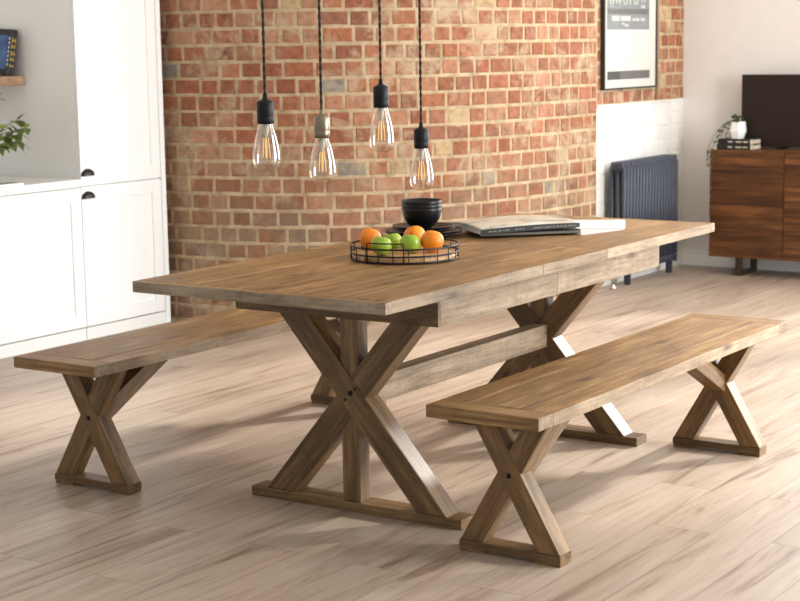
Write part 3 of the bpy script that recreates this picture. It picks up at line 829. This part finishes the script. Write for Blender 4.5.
flatbook(sz1+.0332, .033, 3.875, 4.11, 'black book lying on another, under the white plant pot', .004)
tp = thing('trailing_plant', 'small trailing plant in a white faceted pot on the black books', 'plant', (9.905, 4.005, sz1+.0664))
mb = MB(); mb.lathe([(0, 0), (.042, 0), (.058, .045), (.052, .105), (.048, .105), (.046, .09), (0, .09)], n=7, smooth=False)
mb.build('pot', M['pot_white'], tp, 'white faceted pot')
mb = MB(); lf = MB(); rp = random.Random(9)
for (ex, ey, ez, drop) in ((-.05, .06, .01, 0), (-.06, .10, -.02, .02), (-.075, .135, -.06, .06), (-.165, .10, -.06, .24), (-.165, .125, -.05, .10), (.0, -.03, .13, 0), (-.03, .03, .135, 0), (.02, .03, .14, 0), (-.04, -.02, .12, 0)):
    p0 = Vector((0, .0, .09)); p2 = Vector((ex, ey, ez)); p1 = Vector((ex*.45, ey*.45, .165))
    pts = [p0*(1-u)**2+p1*2*u*(1-u)+p2*u*u for u in [i/9 for i in range(10)]]
    if drop: pts += [p2-Vector((0, 0, drop*(i+1)/6)) for i in range(6)]
    mb.tube(pts, .0016, 5)
    for q in pts[2:]:
        for _ in range(2): leaf_mb(lf, q, (rp.uniform(-1, .3), rp.uniform(-1, 1), rp.uniform(-.6, .5)), rp.uniform(.016, .028), rp.uniform(.012, .018), .3)
mb.build('stems', M['stem'], tp); lf.build('foliage', M['leaf_dark'], tp)

# ------------------------------------------------------------------ light
wd = bpy.data.worlds.new('World'); sc.world = wd; wd.use_nodes = True
bg = wd.node_tree.nodes['Background']; bg.inputs['Color'].default_value = (.95, .98, 1, 1); bg.inputs['Strength'].default_value = .48
def area(name, loc, target, sx_, sy_, power, color=(1, 1, 1)):
    l = bpy.data.lights.new(name, 'AREA'); l.shape = 'RECTANGLE'; l.size = sx_; l.size_y = sy_; l.energy = power; l.color = color
    o = bpy.data.objects.new(name, l); COL.objects.link(o); o.location = loc
    o.rotation_euler = (Vector(target)-Vector(loc)).to_track_quat('-Z', 'Z').to_euler(); return o
area('window_daylight', (WX+.2, 1.75, 1.85), (WX-1, 1.75, 1.85), 2.8, 3.3, 230, (.94, .97, 1))
area('side_fill_daylight', (6.3, -2.3, 1.75), (5.6, 3, 1.0), 2.0, 3.6, 330, (.93, .97, 1))  # added fill brightening cabinets and table sides; no window stands there
sl = bpy.data.lights.new('sun', 'SUN'); sl.energy = 4.6; sl.angle = R(4.5); sl.color = (1, .97, .93)
so = bpy.data.objects.new('sun', sl); COL.objects.link(so); so.location = (12, 0, 5)
az, el = R(-19), R(26)
so.rotation_euler = Vector((-math.cos(el)*math.cos(az), -math.cos(el)*math.sin(az), -math.sin(el))).to_track_quat('-Z', 'Z').to_euler()

# ------------------------------------------------------------------ camera
cam = bpy.data.cameras.new('camera'); co = bpy.data.objects.new('camera', cam); COL.objects.link(co)
yaw, pit_, roll, f = .5852, .1526, -.0148, 1663.9
F = Vector((math.cos(yaw)*math.cos(pit_), math.sin(yaw)*math.cos(pit_), -math.sin(pit_)))
Rt = Vector((math.sin(yaw), -math.cos(yaw), 0)); U = Rt.cross(F)
c_, s_ = math.cos(roll), math.sin(roll); Rt, U = c_*Rt+s_*U, c_*U-s_*Rt
co.matrix_world = Matrix(((Rt.x, U.x, -F.x, 0), (Rt.y, U.y, -F.y, 0), (Rt.z, U.z, -F.z, 1.4645), (0, 0, 0, 1)))
cam.sensor_width = 36; cam.sensor_fit = 'HORIZONTAL'; cam.lens = f/800*36; cam.clip_start = .05
cam.dof.use_dof = True; cam.dof.focus_distance = 4.7; cam.dof.aperture_fstop = 8
sc.camera = co
vs = sc.view_settings; vs.view_transform = 'Standard'; vs.look = 'None'; vs.gamma = 1; vs.use_curve_mapping = False
vs.exposure = .27
